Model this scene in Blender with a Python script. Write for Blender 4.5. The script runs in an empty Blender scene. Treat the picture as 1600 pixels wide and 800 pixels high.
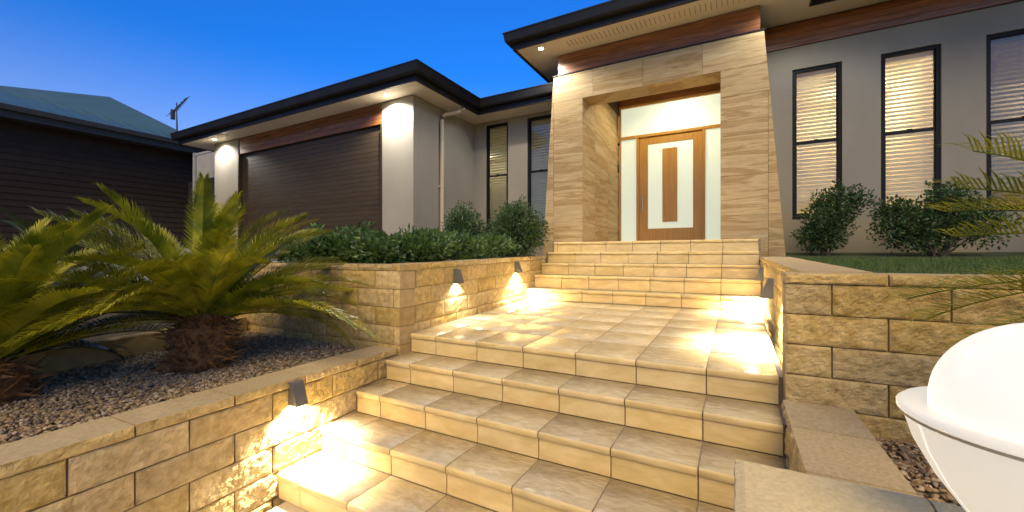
import bpy, math, random
import numpy as np
from mathutils import Vector, Matrix, noise

random.seed(7); rng = np.random.default_rng(7)
scene = bpy.context.scene
R = math.radians
ZO = 1.52                       # the camera stands 1.52 m above the path; builders work in heights relative to it

# ------------------------------------------------------------------ camera, sky, sun, exposure
F_PX, YAW = 639.0, math.atan(349 / 639.0)
cam = bpy.data.cameras.new('camera')
cam.sensor_width = 36; cam.lens = F_PX / 1600 * 36; cam.shift_y = 0.0006
cam.clip_start = 0.05; cam.clip_end = 2000
camo = bpy.data.objects.new('camera', cam); scene.collection.objects.link(camo)
camo.location = (0, 0, ZO); camo.rotation_euler = (R(90), 0, YAW)
scene.camera = camo

SUN_AZ = R(158)                 # dusk glow behind the photographer
world = bpy.data.worlds.new('World'); scene.world = world; world.use_nodes = True
wn = world.node_tree
sky = wn.nodes.new('ShaderNodeTexSky'); sky.sky_type = 'NISHITA'; sky.sun_disc = False
sky.sun_elevation = R(1.5); sky.sun_rotation = SUN_AZ
sky.air_density = 1.0; sky.dust_density = 0.2; sky.ozone_density = 6.0
bg = wn.nodes['Background']; bg.inputs['Strength'].default_value = 0.15
# paler air towards the horizon, all the way round
tcw = wn.nodes.new('ShaderNodeTexCoord'); sxyz = wn.nodes.new('ShaderNodeSeparateXYZ'); wn.links.new(tcw.outputs['Generated'], sxyz.inputs[0])
mrw = wn.nodes.new('ShaderNodeMapRange'); mrw.interpolation_type = 'SMOOTHSTEP'
mrw.inputs['From Min'].default_value = .42; mrw.inputs['From Max'].default_value = .10; wn.links.new(sxyz.outputs['Z'], mrw.inputs['Value'])
hz = wn.nodes.new('ShaderNodeMix'); hz.data_type = 'RGBA'; hz.blend_type = 'ADD'; hz.inputs['B'].default_value = (.28, .19, .0, 1)
wn.links.new(mrw.outputs[0], hz.inputs['Factor']); wn.links.new(sky.outputs[0], hz.inputs['A']); wn.links.new(hz.outputs['Result'], bg.inputs['Color'])

sl = bpy.data.lights.new('dusk_glow', 'SUN'); sl.energy = 0.50; sl.angle = R(45); sl.color = (1, .76, .36)
so = bpy.data.objects.new('dusk_glow', sl); scene.collection.objects.link(so)
el = R(50)
sd = Vector((math.sin(SUN_AZ) * math.cos(el), math.cos(SUN_AZ) * math.cos(el), math.sin(el)))
so.rotation_euler = sd.to_track_quat('Z', 'Y').to_euler(); so.location = (3, -8, 8)

vs = scene.view_settings
vs.view_transform = 'Standard'; vs.look = 'None'; vs.gamma = 1; vs.use_curve_mapping = False
vs.exposure = 2.7
scene.cycles.max_bounces = 8; scene.cycles.transparent_max_bounces = 16
scene.cycles.sample_clamp_indirect = 6.0

# ------------------------------------------------------------------ materials
MATS = {}
def mat(name, c1, c2=None, scale=6, detail=5, rough=.6, bump=0, bscale=None, stretch=(1, 1, 1), rand=0,
        bdist=.01, spec=.5, coat=0, metallic=0, distort=0, world_co=False, contrast=(.3, .7), bdetail=6):
    m = bpy.data.materials.new(name); m.use_nodes = True; MATS[name] = m
    n = m.node_tree.nodes; l = m.node_tree.links; b = n['Principled BSDF']
    b.inputs['Roughness'].default_value = rough; b.inputs['Metallic'].default_value = metallic
    b.inputs['Specular IOR Level'].default_value = spec; b.inputs['Coat Weight'].default_value = coat
    c2 = c2 or tuple(v * .85 for v in c1)
    info = n.new('ShaderNodeObjectInfo')
    if world_co:
        g = n.new('ShaderNodeNewGeometry'); co = g.outputs['Position']
    else:
        tc = n.new('ShaderNodeTexCoord'); ad = n.new('ShaderNodeVectorMath'); ad.operation = 'ADD'
        mu = n.new('ShaderNodeVectorMath'); mu.operation = 'SCALE'; mu.inputs[0].default_value = (37, 53, 71)
        l.new(info.outputs['Random'], mu.inputs['Scale']); l.new(tc.outputs['Object'], ad.inputs[0]); l.new(mu.outputs[0], ad.inputs[1])
        co = ad.outputs[0]
    mp = n.new('ShaderNodeMapping'); mp.inputs['Scale'].default_value = stretch; l.new(co, mp.inputs[0])
    nt = n.new('ShaderNodeTexNoise'); nt.inputs['Scale'].default_value = scale; nt.inputs['Detail'].default_value = detail
    nt.inputs['Distortion'].default_value = distort; l.new(mp.outputs[0], nt.inputs['Vector'])
    rp = n.new('ShaderNodeValToRGB'); rp.color_ramp.elements[0].position = contrast[0]; rp.color_ramp.elements[1].position = contrast[1]
    rp.color_ramp.elements[0].color = (*c1, 1); rp.color_ramp.elements[1].color = (*c2, 1)
    l.new(nt.outputs['Fac'], rp.inputs[0]); col = rp.outputs[0]
    if rand:
        hs = n.new('ShaderNodeHueSaturation'); mr = n.new('ShaderNodeMapRange')
        mr.inputs['To Min'].default_value = 1 - rand; mr.inputs['To Max'].default_value = 1 + rand
        l.new(info.outputs['Random'], mr.inputs[0]); l.new(mr.outputs[0], hs.inputs['Value'])
        fr_ = n.new('ShaderNodeMath'); fr_.operation = 'MULTIPLY'; fr_.inputs[1].default_value = 17.31; l.new(info.outputs['Random'], fr_.inputs[0])
        f2 = n.new('ShaderNodeMath'); f2.operation = 'FRACT'; l.new(fr_.outputs[0], f2.inputs[0])
        m2 = n.new('ShaderNodeMapRange'); m2.inputs['To Min'].default_value = 1 - .7 * rand; m2.inputs['To Max'].default_value = 1 + .6 * rand
        l.new(f2.outputs[0], m2.inputs[0]); l.new(m2.outputs[0], hs.inputs['Saturation'])
        l.new(col, hs.inputs['Color']); col = hs.outputs[0]
    l.new(col, b.inputs['Base Color'])
    if bump:
        bt = n.new('ShaderNodeTexNoise'); bt.inputs['Scale'].default_value = bscale or scale * 3; bt.inputs['Detail'].default_value = bdetail
        l.new(mp.outputs[0], bt.inputs['Vector'])
        bm = n.new('ShaderNodeBump'); bm.inputs['Strength'].default_value = bump; bm.inputs['Distance'].default_value = bdist
        l.new(bt.outputs['Fac'], bm.inputs['Height']); l.new(bm.outputs[0], b.inputs['Normal'])
    return m

mat('block', (.44, .295, .095), (.68, .50, .215), 22, 8, .9, .75, 110, rand=.13, bdist=.009, spec=.25, bdetail=10)
mat('blockside', (.42, .29, .11), (.54, .39, .17), 14, 6, .9, .5, 90, rand=.08, bdist=.004, spec=.2)
mat('captop', (.40, .31, .17), (.54, .43, .25), 60, 8, .9, .5, 220, rand=.06, bdist=.003, spec=.2)
mat('capslab', (.64, .51, .26), (.78, .64, .36), 90, 8, .9, .6, 260, bdist=.003, spec=.2)  # lighter than captop, painting in the globe lamp's light on the slab
mat('mortar', (.30, .21, .09), (.40, .29, .14), 20, 4, .95)
mat('tile', (.49, .385, .20), (.69, .575, .36), 7, 9, .22, .7, 14, rand=.10, bdist=.012, stretch=(1.3, 2.2, 1), spec=.5, bdetail=9, distort=.8, contrast=(.25, .7))
mat('tileriser', (.66, .48, .19), (.82, .64, .31), 5, 8, .42, .5, 14, rand=.06, bdist=.008, spec=.4, stretch=(1, 1, 2.4), distort=.5)  # raised above the tread colour to stand in for frontal light on upright faces
mat('grout', (.24, .18, .11), (.31, .24, .15), 30, 4, .9)
mat('render_wall', (.265, .240, .19), (.325, .297, .24), 1.3, 6, .85, .15, 160, bdist=.003, world_co=True, spec=.2, stretch=(1, 1, .45))
mat('soffit', (.62, .55, .44), (.66, .59, .48), 2, 3, .75, world_co=True, spec=.25)
mat('fascia', (.010, .009, .008), (.016, .014, .012), 3, 3, .42, spec=.3)
mat('blackframe', (.007, .007, .007), (.010, .010, .010), 5, 2, .5, spec=.2)
mat('cedar', (.11, .038, .010), (.30, .11, .03), 4, 7, .38, .15, 20, stretch=(.6, 9, 9), rand=.2, bdist=.002, distort=.6)
mat('doorwood', (.42, .225, .05), (.54, .31, .085), 4, 6, .35, .1, 20, stretch=(7, 7, .5), rand=.06, bdist=.001)
mat('garage', (.034, .021, .007), (.048, .030, .011), 6, 4, .55, .1, 60, stretch=(.5, 4, 4), rand=.08, bdist=.002)
mat('rooftile', (.018, .018, .02), (.03, .03, .033), 8, 4, .6)
mat('alu', (.16, .16, .165), (.19, .19, .19), 20, 3, .45, metallic=.6)
mat('steel', (.5, .5, .48), (.6, .6, .58), 20, 2, .3, metallic=1)
mat('pipe', (.48, .40, .28), (.52, .44, .31), 5, 3, .5)
mat('bark', (.09, .040, .013), (.25, .12, .04), 20, 6, .95, .6, 40)
mat('stem', (.10, .07, .045), (.16, .12, .08), 20, 4, .9, .3, 60)
mat('soil', (.05, .033, .02), (.09, .06, .04), 12, 6, .95, .6, 40, world_co=True)
mat('concrete', (.42, .36, .28), (.50, .44, .35), 5, 7, .85, .2, 80, world_co=True, spec=.25)
mat('driveway', (.16, .15, .14), (.22, .21, .2), 4, 7, .7, .2, 80, world_co=True)
mat('earth', (.06, .07, .03), (.09, .09, .05), .8, 6, .95, world_co=True)
mat('lawnsoil', (.03, .045, .015), (.05, .065, .02), 20, 4, .95, world_co=True)
mat('teal_roof', (.035, .085, .095), (.045, .10, .11), 1, 3, .5, world_co=True)
mat('weatherboard', (.020, .013, .008), (.028, .019, .012), 5, 3, .7, rand=.06, spec=.25)
mat('fencewhite', (.34, .34, .35), (.42, .42, .42), 5, 3, .6)
mat('fencedark', (.025, .025, .027), (.03, .03, .033), 5, 3, .6)
mat('interior', (.62, .50, .33), (.66, .54, .36), 2, 2, .9)
mat('lampshell', (.78, .70, .56), (.82, .74, .60), 4, 3, .45)
mat('antenna', (.05, .05, .055), (.07, .07, .075), 5, 2, .5)

def foliage(name, c1, c2, rough=.42, trans=.35, scale=9):
    m = mat(name, c1, c2, scale, 3, rough, world_co=True, contrast=(.35, .65))
    n = m.node_tree.nodes; l = m.node_tree.links; b = n['Principled BSDF']
    col = b.inputs['Base Color'].links[0].from_socket
    t = n.new('ShaderNodeBsdfTranslucent'); l.new(col, t.inputs[0])
    mx = n.new('ShaderNodeMixShader'); mx.inputs[0].default_value = trans
    l.new(b.outputs[0], mx.inputs[1]); l.new(t.outputs[0], mx.inputs[2]); l.new(mx.outputs[0], n['Material Output'].inputs[0])
    return m
foliage('blind', (.76, .69, .48), (.80, .73, .52), .5, .4, 3)
foliage('frondleaf', (.13, .165, .010), (.46, .43, .022), .32, .25, 5)  # brightened, with yellow patches, to put local light and highlights into the colour
foliage('frond_old_shaded', (.035, .05, .012), (.05, .07, .016), .45)  # old fronds, and deep shade painted onto the far cycad
foliage('shrubleaf', (.025, .06, .018), (.085, .15, .04), .36, .3, 14)
foliage('hedgeleaf', (.035, .085, .018), (.11, .19, .04), .34, .3, 12)
foliage('grassblade', (.07, .13, .025), (.12, .20, .04), .6)

def sandstone():
    m = mat('sandstone', (.46, .30, .16), (.62, .46, .29), 3, 6, .6, .12, 60, rand=.06, bdist=.003, spec=.3)
    n = m.node_tree.nodes; l = m.node_tree.links; b = n['Principled BSDF']
    tc = [x for x in n if x.type == 'VECT_MATH' and x.operation == 'ADD'][0].outputs[0]
    mp = n.new('ShaderNodeMapping'); mp.inputs['Rotation'].default_value = (R(5), R(7), 0); mp.inputs['Scale'].default_value = (.20, .20, 2.6); l.new(tc, mp.inputs[0])
    w = n.new('ShaderNodeTexNoise'); w.inputs['Scale'].default_value = 3.2; w.inputs['Detail'].default_value = 7; w.inputs['Distortion'].default_value = .55; w.inputs['Roughness'].default_value = .6
    l.new(mp.outputs[0], w.inputs['Vector'])
    rp = n.new('ShaderNodeValToRGB'); e = rp.color_ramp.elements
    e[0].position = .26; e[0].color = (.24, .14, .05, 1); e[1].position = .76; e[1].color = (.56, .445, .255, 1)
    for p, c in ((.38, (.43, .30, .135, 1)), (.44, (.32, .205, .08, 1)), (.50, (.50, .375, .19, 1)), (.575, (.41, .295, .14, 1)), (.64, (.53, .42, .235, 1))):
        x = e.new(p); x.color = c
    l.new(w.outputs['Fac'], rp.inputs[0])
    hs = [x for x in n if x.type == 'HUE_SAT'][0]
    for k in list(hs.inputs['Color'].links): l.remove(k)
    l.new(rp.outputs[0], hs.inputs['Color'])
sandstone()

def simple_glass(name, tint=(1, 1, 1), gl=.08):
    m = bpy.data.materials.new(name); m.use_nodes = True; MATS[name] = m
    n = m.node_tree.nodes; l = m.node_tree.links; n.remove(n['Principled BSDF'])
    t = n.new('ShaderNodeBsdfTransparent'); t.inputs[0].default_value = (*tint, 1)
    g = n.new('ShaderNodeBsdfGlossy'); g.inputs['Roughness'].default_value = .02
    fr = n.new('ShaderNodeFresnel'); fr.inputs[0].default_value = 1.5
    mx = n.new('ShaderNodeMixShader'); l.new(fr.outputs[0], mx.inputs[0]); l.new(t.outputs[0], mx.inputs[1]); l.new(g.outputs[0], mx.inputs[2])
    l.new(mx.outputs[0], n['Material Output'].inputs[0])
simple_glass('glass', (.92, .95, .93))

def emit(name, col, strength, trans=None):
    m = bpy.data.materials.new(name); m.use_nodes = True; MATS[name] = m
    n = m.node_tree.nodes; l = m.node_tree.links; b = n['Principled BSDF']
    b.inputs['Base Color'].default_value = (.8, .8, .78, 1); b.inputs['Roughness'].default_value = .3
    b.inputs['Emission Color'].default_value = (*col, 1); b.inputs['Emission Strength'].default_value = strength
    if trans:
        b.inputs['Base Color'].default_value = (*trans, 1)
        t = n.new('ShaderNodeBsdfTranslucent'); t.inputs[0].default_value = (*trans, 1)
        mx = n.new('ShaderNodeMixShader'); mx.inputs[0].default_value = .6
        l.new(b.outputs[0], mx.inputs[1]); l.new(t.outputs[0], mx.inputs[2]); l.new(mx.outputs[0], n['Material Output'].inputs[0])
    return m
emit('bulb', (1, .93, .80), 15)
emit('wallbulb', (1, .88, .62), 10)
emit('globe', (1, .95, .86), .135); MATS['globe'].node_tree.nodes['Principled BSDF'].inputs['Base Color'].default_value = (.25, .24, .22, 1)
emit('bowlglass', (1, .92, .78), .085); MATS['bowlglass'].node_tree.nodes['Principled BSDF'].inputs['Base Color'].default_value = (.45, .42, .36, 1)
emit('frosted', (.86, .95, .80), .115, (.82, .86, .79))  # emission put in the glass for hall light shining through

def vcol_mat(name, rough=.8):
    m = bpy.data.materials.new(name); m.use_nodes = True; MATS[name] = m
    n = m.node_tree.nodes; l = m.node_tree.links; b = n['Principled BSDF']; b.inputs['Roughness'].default_value = rough; b.inputs['Specular IOR Level'].default_value = .15
    a = n.new('ShaderNodeAttribute'); a.attribute_name = 'stone'; l.new(a.outputs['Color'], b.inputs['Base Color'])
vcol_mat('pebble')

# ------------------------------------------------------------------ scene-graph helpers
COL = scene.collection
WLOC = {}
def _link(o, loc, parent):
    COL.objects.link(o)
    loc = Vector(loc); WLOC[o] = loc.copy()
    if parent is not None:
        o.parent = parent; o.location = loc - WLOC[parent]
    else:
        o.location = loc + Vector((0, 0, ZO))
    return o
def tag(o, label=None, cat=None, group=None, kind=None):
    if label: o['label'] = label
    if cat: o['category'] = cat
    if group: o['group'] = group
    if kind: o['kind'] = kind
    return o
def thing(name, loc, label, cat, group=None):
    o = bpy.data.objects.new(name, None); o.empty_display_size = .1
    _link(o, loc, None); return tag(o, label, cat, group)
def mesh_of(name, verts, faces, mats, fmat=None, smooth=False):
    me = bpy.data.meshes.new(name); me.from_pydata([tuple(v) for v in verts], [], faces)
    for m in ([mats] if isinstance(mats, str) else mats): me.materials.append(MATS[m])
    if fmat: me.polygons.foreach_set('material_index', fmat)
    if smooth: me.polygons.foreach_set('use_smooth', [True] * len(me.polygons))
    me.update(); return me
def inst(name, me, loc, parent=None, rot=(0, 0, 0)):
    o = bpy.data.objects.new(name, me); _link(o, loc, parent); o.rotation_euler = rot; return o
def obj(name, verts, faces, mats, parent=None, fmat=None, smooth=False, kind=None):
    v = np.array(verts, float); lo, hi = v.min(0), v.max(0); og = Vector(((lo[0] + hi[0]) / 2, (lo[1] + hi[1]) / 2, lo[2]))
    me = mesh_of(name, v - np.array(og), faces, mats, fmat, smooth)
    o = inst(name, me, og, parent)
    if kind: o['kind'] = kind
    return o
class MB:
    """collects shapes that make ONE mesh object"""
    def __init__(s): s.v = []; s.f = []; s.m = []
    def add(s, v, f, m=0):
        k = len(s.v); s.v += [tuple(p) for p in v]; s.f += [tuple(i + k for i in q) for q in f]; s.m += [m] * len(f); return s
    def box(s, x0, x1, y0, y1, z0, z1, m=0):
        return s.add([(x0, y0, z0), (x1, y0, z0), (x1, y1, z0), (x0, y1, z0), (x0, y0, z1), (x1, y0, z1), (x1, y1, z1), (x0, y1, z1)],
                     [(0, 3, 2, 1), (4, 5, 6, 7), (0, 1, 5, 4), (1, 2, 6, 5), (2, 3, 7, 6), (3, 0, 4, 7)], m)
    def bbox(s, x0, x1, y0, y1, z0, z1, b=.004, m=0):
        """box with chamfered edges"""
        X = (x0, x1); Y = (y0, y1); Z = (z0, z1); v = []; idx = {}
        for i in (0, 1):
            for j in (0, 1):
                for k in (0, 1):
                    sx, sy, sz = (1 if i == 0 else -1), (1 if j == 0 else -1), (1 if k == 0 else -1)
                    for ax in range(3):
                        idx[i, j, k, ax] = len(v)
                        d = [sx * b, sy * b, sz * b]; d[ax] = 0
                        v.append((X[i] + d[0], Y[j] + d[1], Z[k] + d[2]))
        f = []
        for a in (0, 1):
            f.append((idx[a, 0, 0, 0], idx[a, 1, 0, 0], idx[a, 1, 1, 0], idx[a, 0, 1, 0]) if a else (idx[a, 0, 0, 0], idx[a, 0, 1, 0], idx[a, 1, 1, 0], idx[a, 1, 0, 0]))
            f.append((idx[0, a, 0, 1], idx[0, a, 1, 1], idx[1, a, 1, 1], idx[1, a, 0, 1]) if a else (idx[0, a, 0, 1], idx[1, a, 0, 1], idx[1, a, 1, 1], idx[0, a, 1, 1]))
            f.append((idx[0, 0, a, 2], idx[1, 0, a, 2], idx[1, 1, a, 2], idx[0, 1, a, 2]) if a else (idx[0, 0, a, 2], idx[0, 1, a, 2], idx[1, 1, a, 2], idx[1, 0, a, 2]))
        for a in (0, 1):
            for c in (0, 1):
                f.append((idx[0, a, c, 1], idx[1, a, c, 1], idx[1, a, c, 2], idx[0, a, c, 2]))
                f.append((idx[a, 0, c, 0], idx[a, 1, c, 0], idx[a, 1, c, 2], idx[a, 0, c, 2]))
                f.append((idx[a, c, 0, 0], idx[a, c, 1, 0], idx[a, c, 1, 1], idx[a, c, 0, 1]))
        for i in (0, 1):
            for j in (0, 1):
                for k in (0, 1): f.append((idx[i, j, k, 0], idx[i, j, k, 1], idx[i, j, k, 2]))
        return s.add(v, f, m)
    def prism(s, poly, axis, a, b, m=0):
        """poly in the two other axes, extruded from a to b along axis"""
        n = len(poly); P = lambda p, t: {'x': (t, p[0], p[1]), 'y': (p[0], t, p[1]), 'z': (p[0], p[1], t)}[axis]
        v = [P(p, a) for p in poly] + [P(p, b) for p in poly]
        f = [tuple(range(n))[::-1], tuple(range(n, 2 * n))] + [(i, (i + 1) % n, n + (i + 1) % n, n + i) for i in range(n)]
        return s.add(v, f, m)
    def tube(s, pts, rad, seg=10, m=0, cap=True):
        pts = [Vector(p) for p in pts]; rad = rad if hasattr(rad, '__len__') else [rad] * len(pts); v = []; f = []
        for i, p in enumerate(pts):
            t = (pts[min(i + 1, len(pts) - 1)] - pts[max(i - 1, 0)]).normalized()
            u = t.cross(Vector((0, 0, 1)) if abs(t.z) < .9 else Vector((1, 0, 0))).normalized(); w = t.cross(u)
            v += [p + rad[i] * (math.cos(2 * math.pi * k / seg) * u + math.sin(2 * math.pi * k / seg) * w) for k in range(seg)]
        for i in range(len(pts) - 1):
            for k in range(seg): f.append((i * seg + k, i * seg + (k + 1) % seg, (i + 1) * seg + (k + 1) % seg, (i + 1) * seg + k))
        if cap: f += [tuple(range(seg))[::-1], tuple(range((len(pts) - 1) * seg, len(pts) * seg))]
        return s.add(v, f, m)
    def lathe(s, prof, cx, cy, seg=24, m=0, a0=0, a1=2 * math.pi):
        full = abs(a1 - a0 - 2 * math.pi) < 1e-6; ns = seg if full else seg + 1; v = []; f = []
        for r, z in prof: v += [(cx + r * math.cos(a0 + (a1 - a0) * k / seg), cy + r * math.sin(a0 + (a1 - a0) * k / seg), z) for k in range(ns)]
        for i in range(len(prof) - 1):
            for k in range(seg):
                k2 = (k + 1) % ns; f.append((i * ns + k, i * ns + k2, (i + 1) * ns + k2, (i + 1) * ns + k))
        return s.add(v, f, m)
    def build(s, name, mats, parent=None, smooth=False, kind=None):
        return obj(name, s.v, s.f, mats, parent, s.m, smooth, kind)
def box(name, mats, parent, x0, x1, y0, y1, z0, z1, b=0):
    m = MB(); (m.bbox(x0, x1, y0, y1, z0, z1, b) if b else m.box(x0, x1, y0, y1, z0, z1)); return m.build(name, mats, parent)
def smooth_by_angle(o, a=35):
    for p in o.data.polygons: p.use_smooth = True
    try: o.data.set_sharp_from_angle(angle=R(a))
    except Exception: pass
    return o

# ------------------------------------------------------------------ the setting: ground, path, drive, beds
def wx(y): return -2.60 - .055 * (y - 2.7)          # face of the walls on the garage side of the stairs
g = MB(); g.add([(-400, -400, -1.62), (400, -400, -1.62), (400, 600, -1.62), (-400, 600, -1.62)], [(0, 1, 2, 3)])
tag(g.build('ground', 'earth'), kind='structure')
tag(box('path', 'concrete', None, -2.45, 3.2, -3.5, 1.60, -1.615, -1.52), kind='structure')
g = MB(); g.prism([(-6, -1.6), (9.0, -1.6), (9.0, .21), (5.2, .21), (3.2, -.30), (-6, -.9)], 'x', -15.6, -5.32)
tag(g.build('driveway', 'driveway'), kind='structure')
g = MB(); g.add([(-5.32, -6, -.93), (-2.72, -6, -.93), (-2.72, 2.75, -.87), (-5.32, 2.75, -.87)], [(0, 1, 2, 3)])
bed = tag(g.build('gravel_bed', 'soil'), kind='structure')
g = MB(); g.add([(-5.2, 2.85, -.16), (-2.8, 2.85, -.16), (-2.95, 7.78, .0), (-5.2, 7.78, .0)], [(0, 1, 2, 3)])
tag(g.build('planter_soil', 'soil'), kind='structure')
g = MB(); g.add([(.5, -1, -.93), (5, -1, -.93), (5, 2.72, -.92), (.5, 2.72, -.92)], [(0, 1, 2, 3)])
tag(g.build('border_bed', 'soil'), kind='structure')
g = MB(); g.add([(.5, 2.9, -.15), (8, 2.9, -.15), (8, 6.6, -.03), (.5, 6.6, -.03), (.5, 7.79, .06), (8, 7.79, .06)], [(0, 1, 2, 3), (3, 2, 5, 4)])
tag(g.build('lawn', 'lawnsoil'), kind='structure')
box_k = MB()
kp = [(-4.05, -.4), (-4.95, 2.68)]
kd = Vector((kp[1][0] - kp[0][0], kp[1][1] - kp[0][1])).normalized(); kn = Vector((-kd.y, kd.x)) * .14
box_k.prism([kp[0], kp[1], (kp[1][0] + kn.x, kp[1][1] + kn.y), (kp[0][0] + kn.x, kp[0][1] + kn.y)], 'z', -1.1, -.70)
kerb = box_k.build('kerb_wall', 'blockside'); tag(kerb, 'low smooth beige kerb wall between the gravel bed and the driveway', 'kerb')

# pebbles
def pebbles(name, label, n, area, keep, zf, seed):
    r = np.random.default_rng(seed); t = (1 + 5 ** .5) / 2
    ico = np.array([(-1, t, 0), (1, t, 0), (-1, -t, 0), (1, -t, 0), (0, -1, t), (0, 1, t), (0, -1, -t), (0, 1, -t), (t, 0, -1), (t, 0, 1), (-t, 0, -1), (-t, 0, 1)]) / 1.9
    fc = np.array([(0, 11, 5), (0, 5, 1), (0, 1, 7), (0, 7, 10), (0, 10, 11), (1, 5, 9), (5, 11, 4), (11, 10, 2), (10, 7, 6), (7, 1, 8), (3, 9, 4), (3, 4, 2), (3, 2, 6), (3, 6, 8), (3, 8, 9), (4, 9, 5), (2, 4, 11), (6, 2, 10), (8, 6, 7), (9, 8, 1)])
    V = []; Fc = []; Cc = []
    pal = np.array([(.30, .21, .12), (.44, .33, .20), (.20, .145, .09), (.52, .42, .28), (.34, .23, .12), (.24, .20, .16), (.46, .32, .17)])
    k = 0
    while k < n:
        x, y = r.uniform(area[0], area[1]), r.uniform(area[2], area[3])
        if not keep(x, y): continue
        s = r.uniform(.007, .0155); M = np.array(Matrix.Rotation(r.uniform(0, 6.28), 3, Vector(r.normal(size=3)).normalized()))
        sc = np.array([1.25, .95, .62]) * s * r.uniform(.8, 1.2, 3)
        p = (ico * r.uniform(.82, 1.18, (12, 1)) * sc) @ M.T
        p[:, 2] *= .8
        V.append(p + (x, y, zf(x, y) + r.uniform(.0, .016))); Fc.append(fc + 12 * k)
        c = pal[r.integers(len(pal))] * r.uniform(.7, 1.25); Cc.append(np.tile(np.append(c, 1), (12, 1))); k += 1
    V = np.concatenate(V); og = Vector((V[:, 0].mean(), V[:, 1].mean(), V[:, 2].min()))
    me = mesh_of(name, V - np.array(og), [tuple(q) for q in np.concatenate(Fc)], 'pebble', smooth=True)
    a = me.attributes.new('stone', 'FLOAT_COLOR', 'POINT'); a.data.foreach_set('color', np.concatenate(Cc).astype(np.float32).ravel())
    o = inst(name, me, og); tag(o, label, 'gravel', kind='stuff')
def inbed(x, y): return x < wx(y) - .26 and x > kp[0][0] + (y - kp[0][1]) * kd.x / kd.y
pebbles('gravel', 'brown and grey pebble gravel around the cycads', 21000, (-5, -2.6, .0, 2.69), inbed, lambda x, y: -.89 + .007 * y, 1)
pebbles('gravel', 'brown pebble gravel in the border beside the globe lamp', 6000, (.53, 1.7, 1.28, 2.69), lambda x, y: True, lambda x, y: -.925, 2)

# ------------------------------------------------------------------ retaining walls of split-faced blocks
CACHE = {}
def block_mesh(L, H, D, var, fine, cap=False):
    key = (round(L, 3), round(H, 3), round(D, 3), var, fine, cap)
    if key in CACHE: return CACHE[key]
    step = .011 if fine else .03
    nx = max(2, int(L / step)); nz = max(2, int(H / step)); amp = .007 if fine else .006
    off = Vector((var * 17.3, var * 5.1, var * 9.7 + L * 31)); v = []; f = []; fm = []
    for j in range(nz + 1):
        for i in range(nx + 1):
            x = L * i / nx; z = H * j / nz
            p = Vector((x, 0, z)) + off
            d = amp * (1.4 * noise.noise(p * 9) + 1.0 * noise.noise(p * 26) + (.75 * noise.noise(p * 60) if fine else 0))
            ed = min(x, L - x, z if not cap else 1, (H - z))
            d += -.010 * max(0, 1 - ed / .014) if not (cap and H - z < .001) else -.006
            if i in (0, nx) or j in (0, nz): d = -.007
            v.append((x + .0025 * (1 if i == 0 else -1 if i == nx else 0), -d, z + (.0025 if j == 0 else 0)))
    W = nx + 1
    for j in range(nz):
        for i in range(nx): f.append((j * W + i, j * W + i + 1, (j + 1) * W + i + 1, (j + 1) * W + i)); fm.append(0)
    def back(i, j): return v[j * W + i][0], D, v[j * W + i][2]
    def strip(ids, m):
        k = len(v); b = [(v[a][0], D, v[a][2]) for a in ids]; v.extend(b)
        for t in range(len(ids) - 1): f.append((ids[t + 1], ids[t], k + t, k + t + 1)); fm.append(m)
    strip([nz * W + i for i in range(nx + 1)][::-1], 1)
    strip([i for i in range(nx + 1)], 2)
    strip([j * W for j in range(nz + 1)][::-1], 2); strip([j * W + nx for j in range(nz + 1)], 2)
    CACHE[key] = mesh_of('cap_block' if cap else 'block', v, f, ['block', 'captop' if cap else 'blockside', 'blockside'], fm)
    return CACHE[key]
def retaining_wall(label, p0, rz, length, ztop, courses, parent=None, phase=0, tilt=0, fine=False, capD=.30, slots=None, H=.165, D=.20, L=.455, name='retaining_wall'):
    """wall face starts at p0 and runs along local +x (rz); the face looks to local -y"""
    ca, sa = math.cos(rz), math.sin(rz); tt = math.tan(tilt)
    P = lambda a, y, z: (p0[0] + ca * a - sa * y, p0[1] + sa * a + ca * y, ztop + tt * a + z)
    w = parent or thing(name, P(length / 2, .1, -.06 - courses * H), label, 'wall')
    c = MB(); lo = -.06 - courses * H
    pts = [P(.012, .022, 0), P(length - .012, .022, 0), P(length - .012, capD - .03, 0), P(.012, capD - .03, 0)]
    c.add([(p[0], p[1], p[2] + lo) for p in pts] + [(p[0], p[1], p[2] - .012) for p in pts], [(0, 3, 2, 1), (4, 5, 6, 7), (0, 1, 5, 4), (1, 2, 6, 5), (2, 3, 7, 6), (3, 0, 4, 7)])
    c.build('core', 'mortar', w)
    def row(z, h, ph, d, cap):
        a = -ph
        while a < length - .02:
            a0, a1 = max(a, 0), min(a + L, length)
            if a1 - a0 > .03:
                me = block_mesh(a1 - a0 - .003, h - .003, d, random.randrange(5), fine, cap)
                inst('cap_block' if cap else 'block', me, P(a0 + .0015, random.uniform(-.002, .002) - (.004 if cap else 0), z + .0015), w, (0, -tilt, rz))
            a += L
    row(-.06, .06, phase, capD, True)
    for k in range(courses): row(-.06 - (k + 1) * H, H, (phase + (L / 2 if k % 2 == 0 else 0)) % L, D, False)
    return w
TILT = math.atan(.024)
ang = math.atan(-.055)
# beside the lower stairs
retaining_wall('long low sandy block retaining wall holding the gravel bed beside the lower stairs', (wx(-.97), -.97), R(90) + .055, 3.66, -.80, 5, phase=.0, fine=True, capD=.27)
# raised planter: the face towards the gravel bed and the side beside the landing
pw = retaining_wall('block planter wall behind the cycads, turning along the landing under the bushes', (-5.32, 2.70), 0, 2.711, -.07, 5, phase=.1, capD=.28)
retaining_wall(None, (wx(2.90), 2.90), R(90) + .055, 3.42, -.07 + .0048, 5, parent=pw, phase=.2, tilt=TILT, capD=.28)
retaining_wall(None, (-5.32, 5.76), R(-90), 2.78, -.07, 4, parent=pw, capD=.2)
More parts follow.
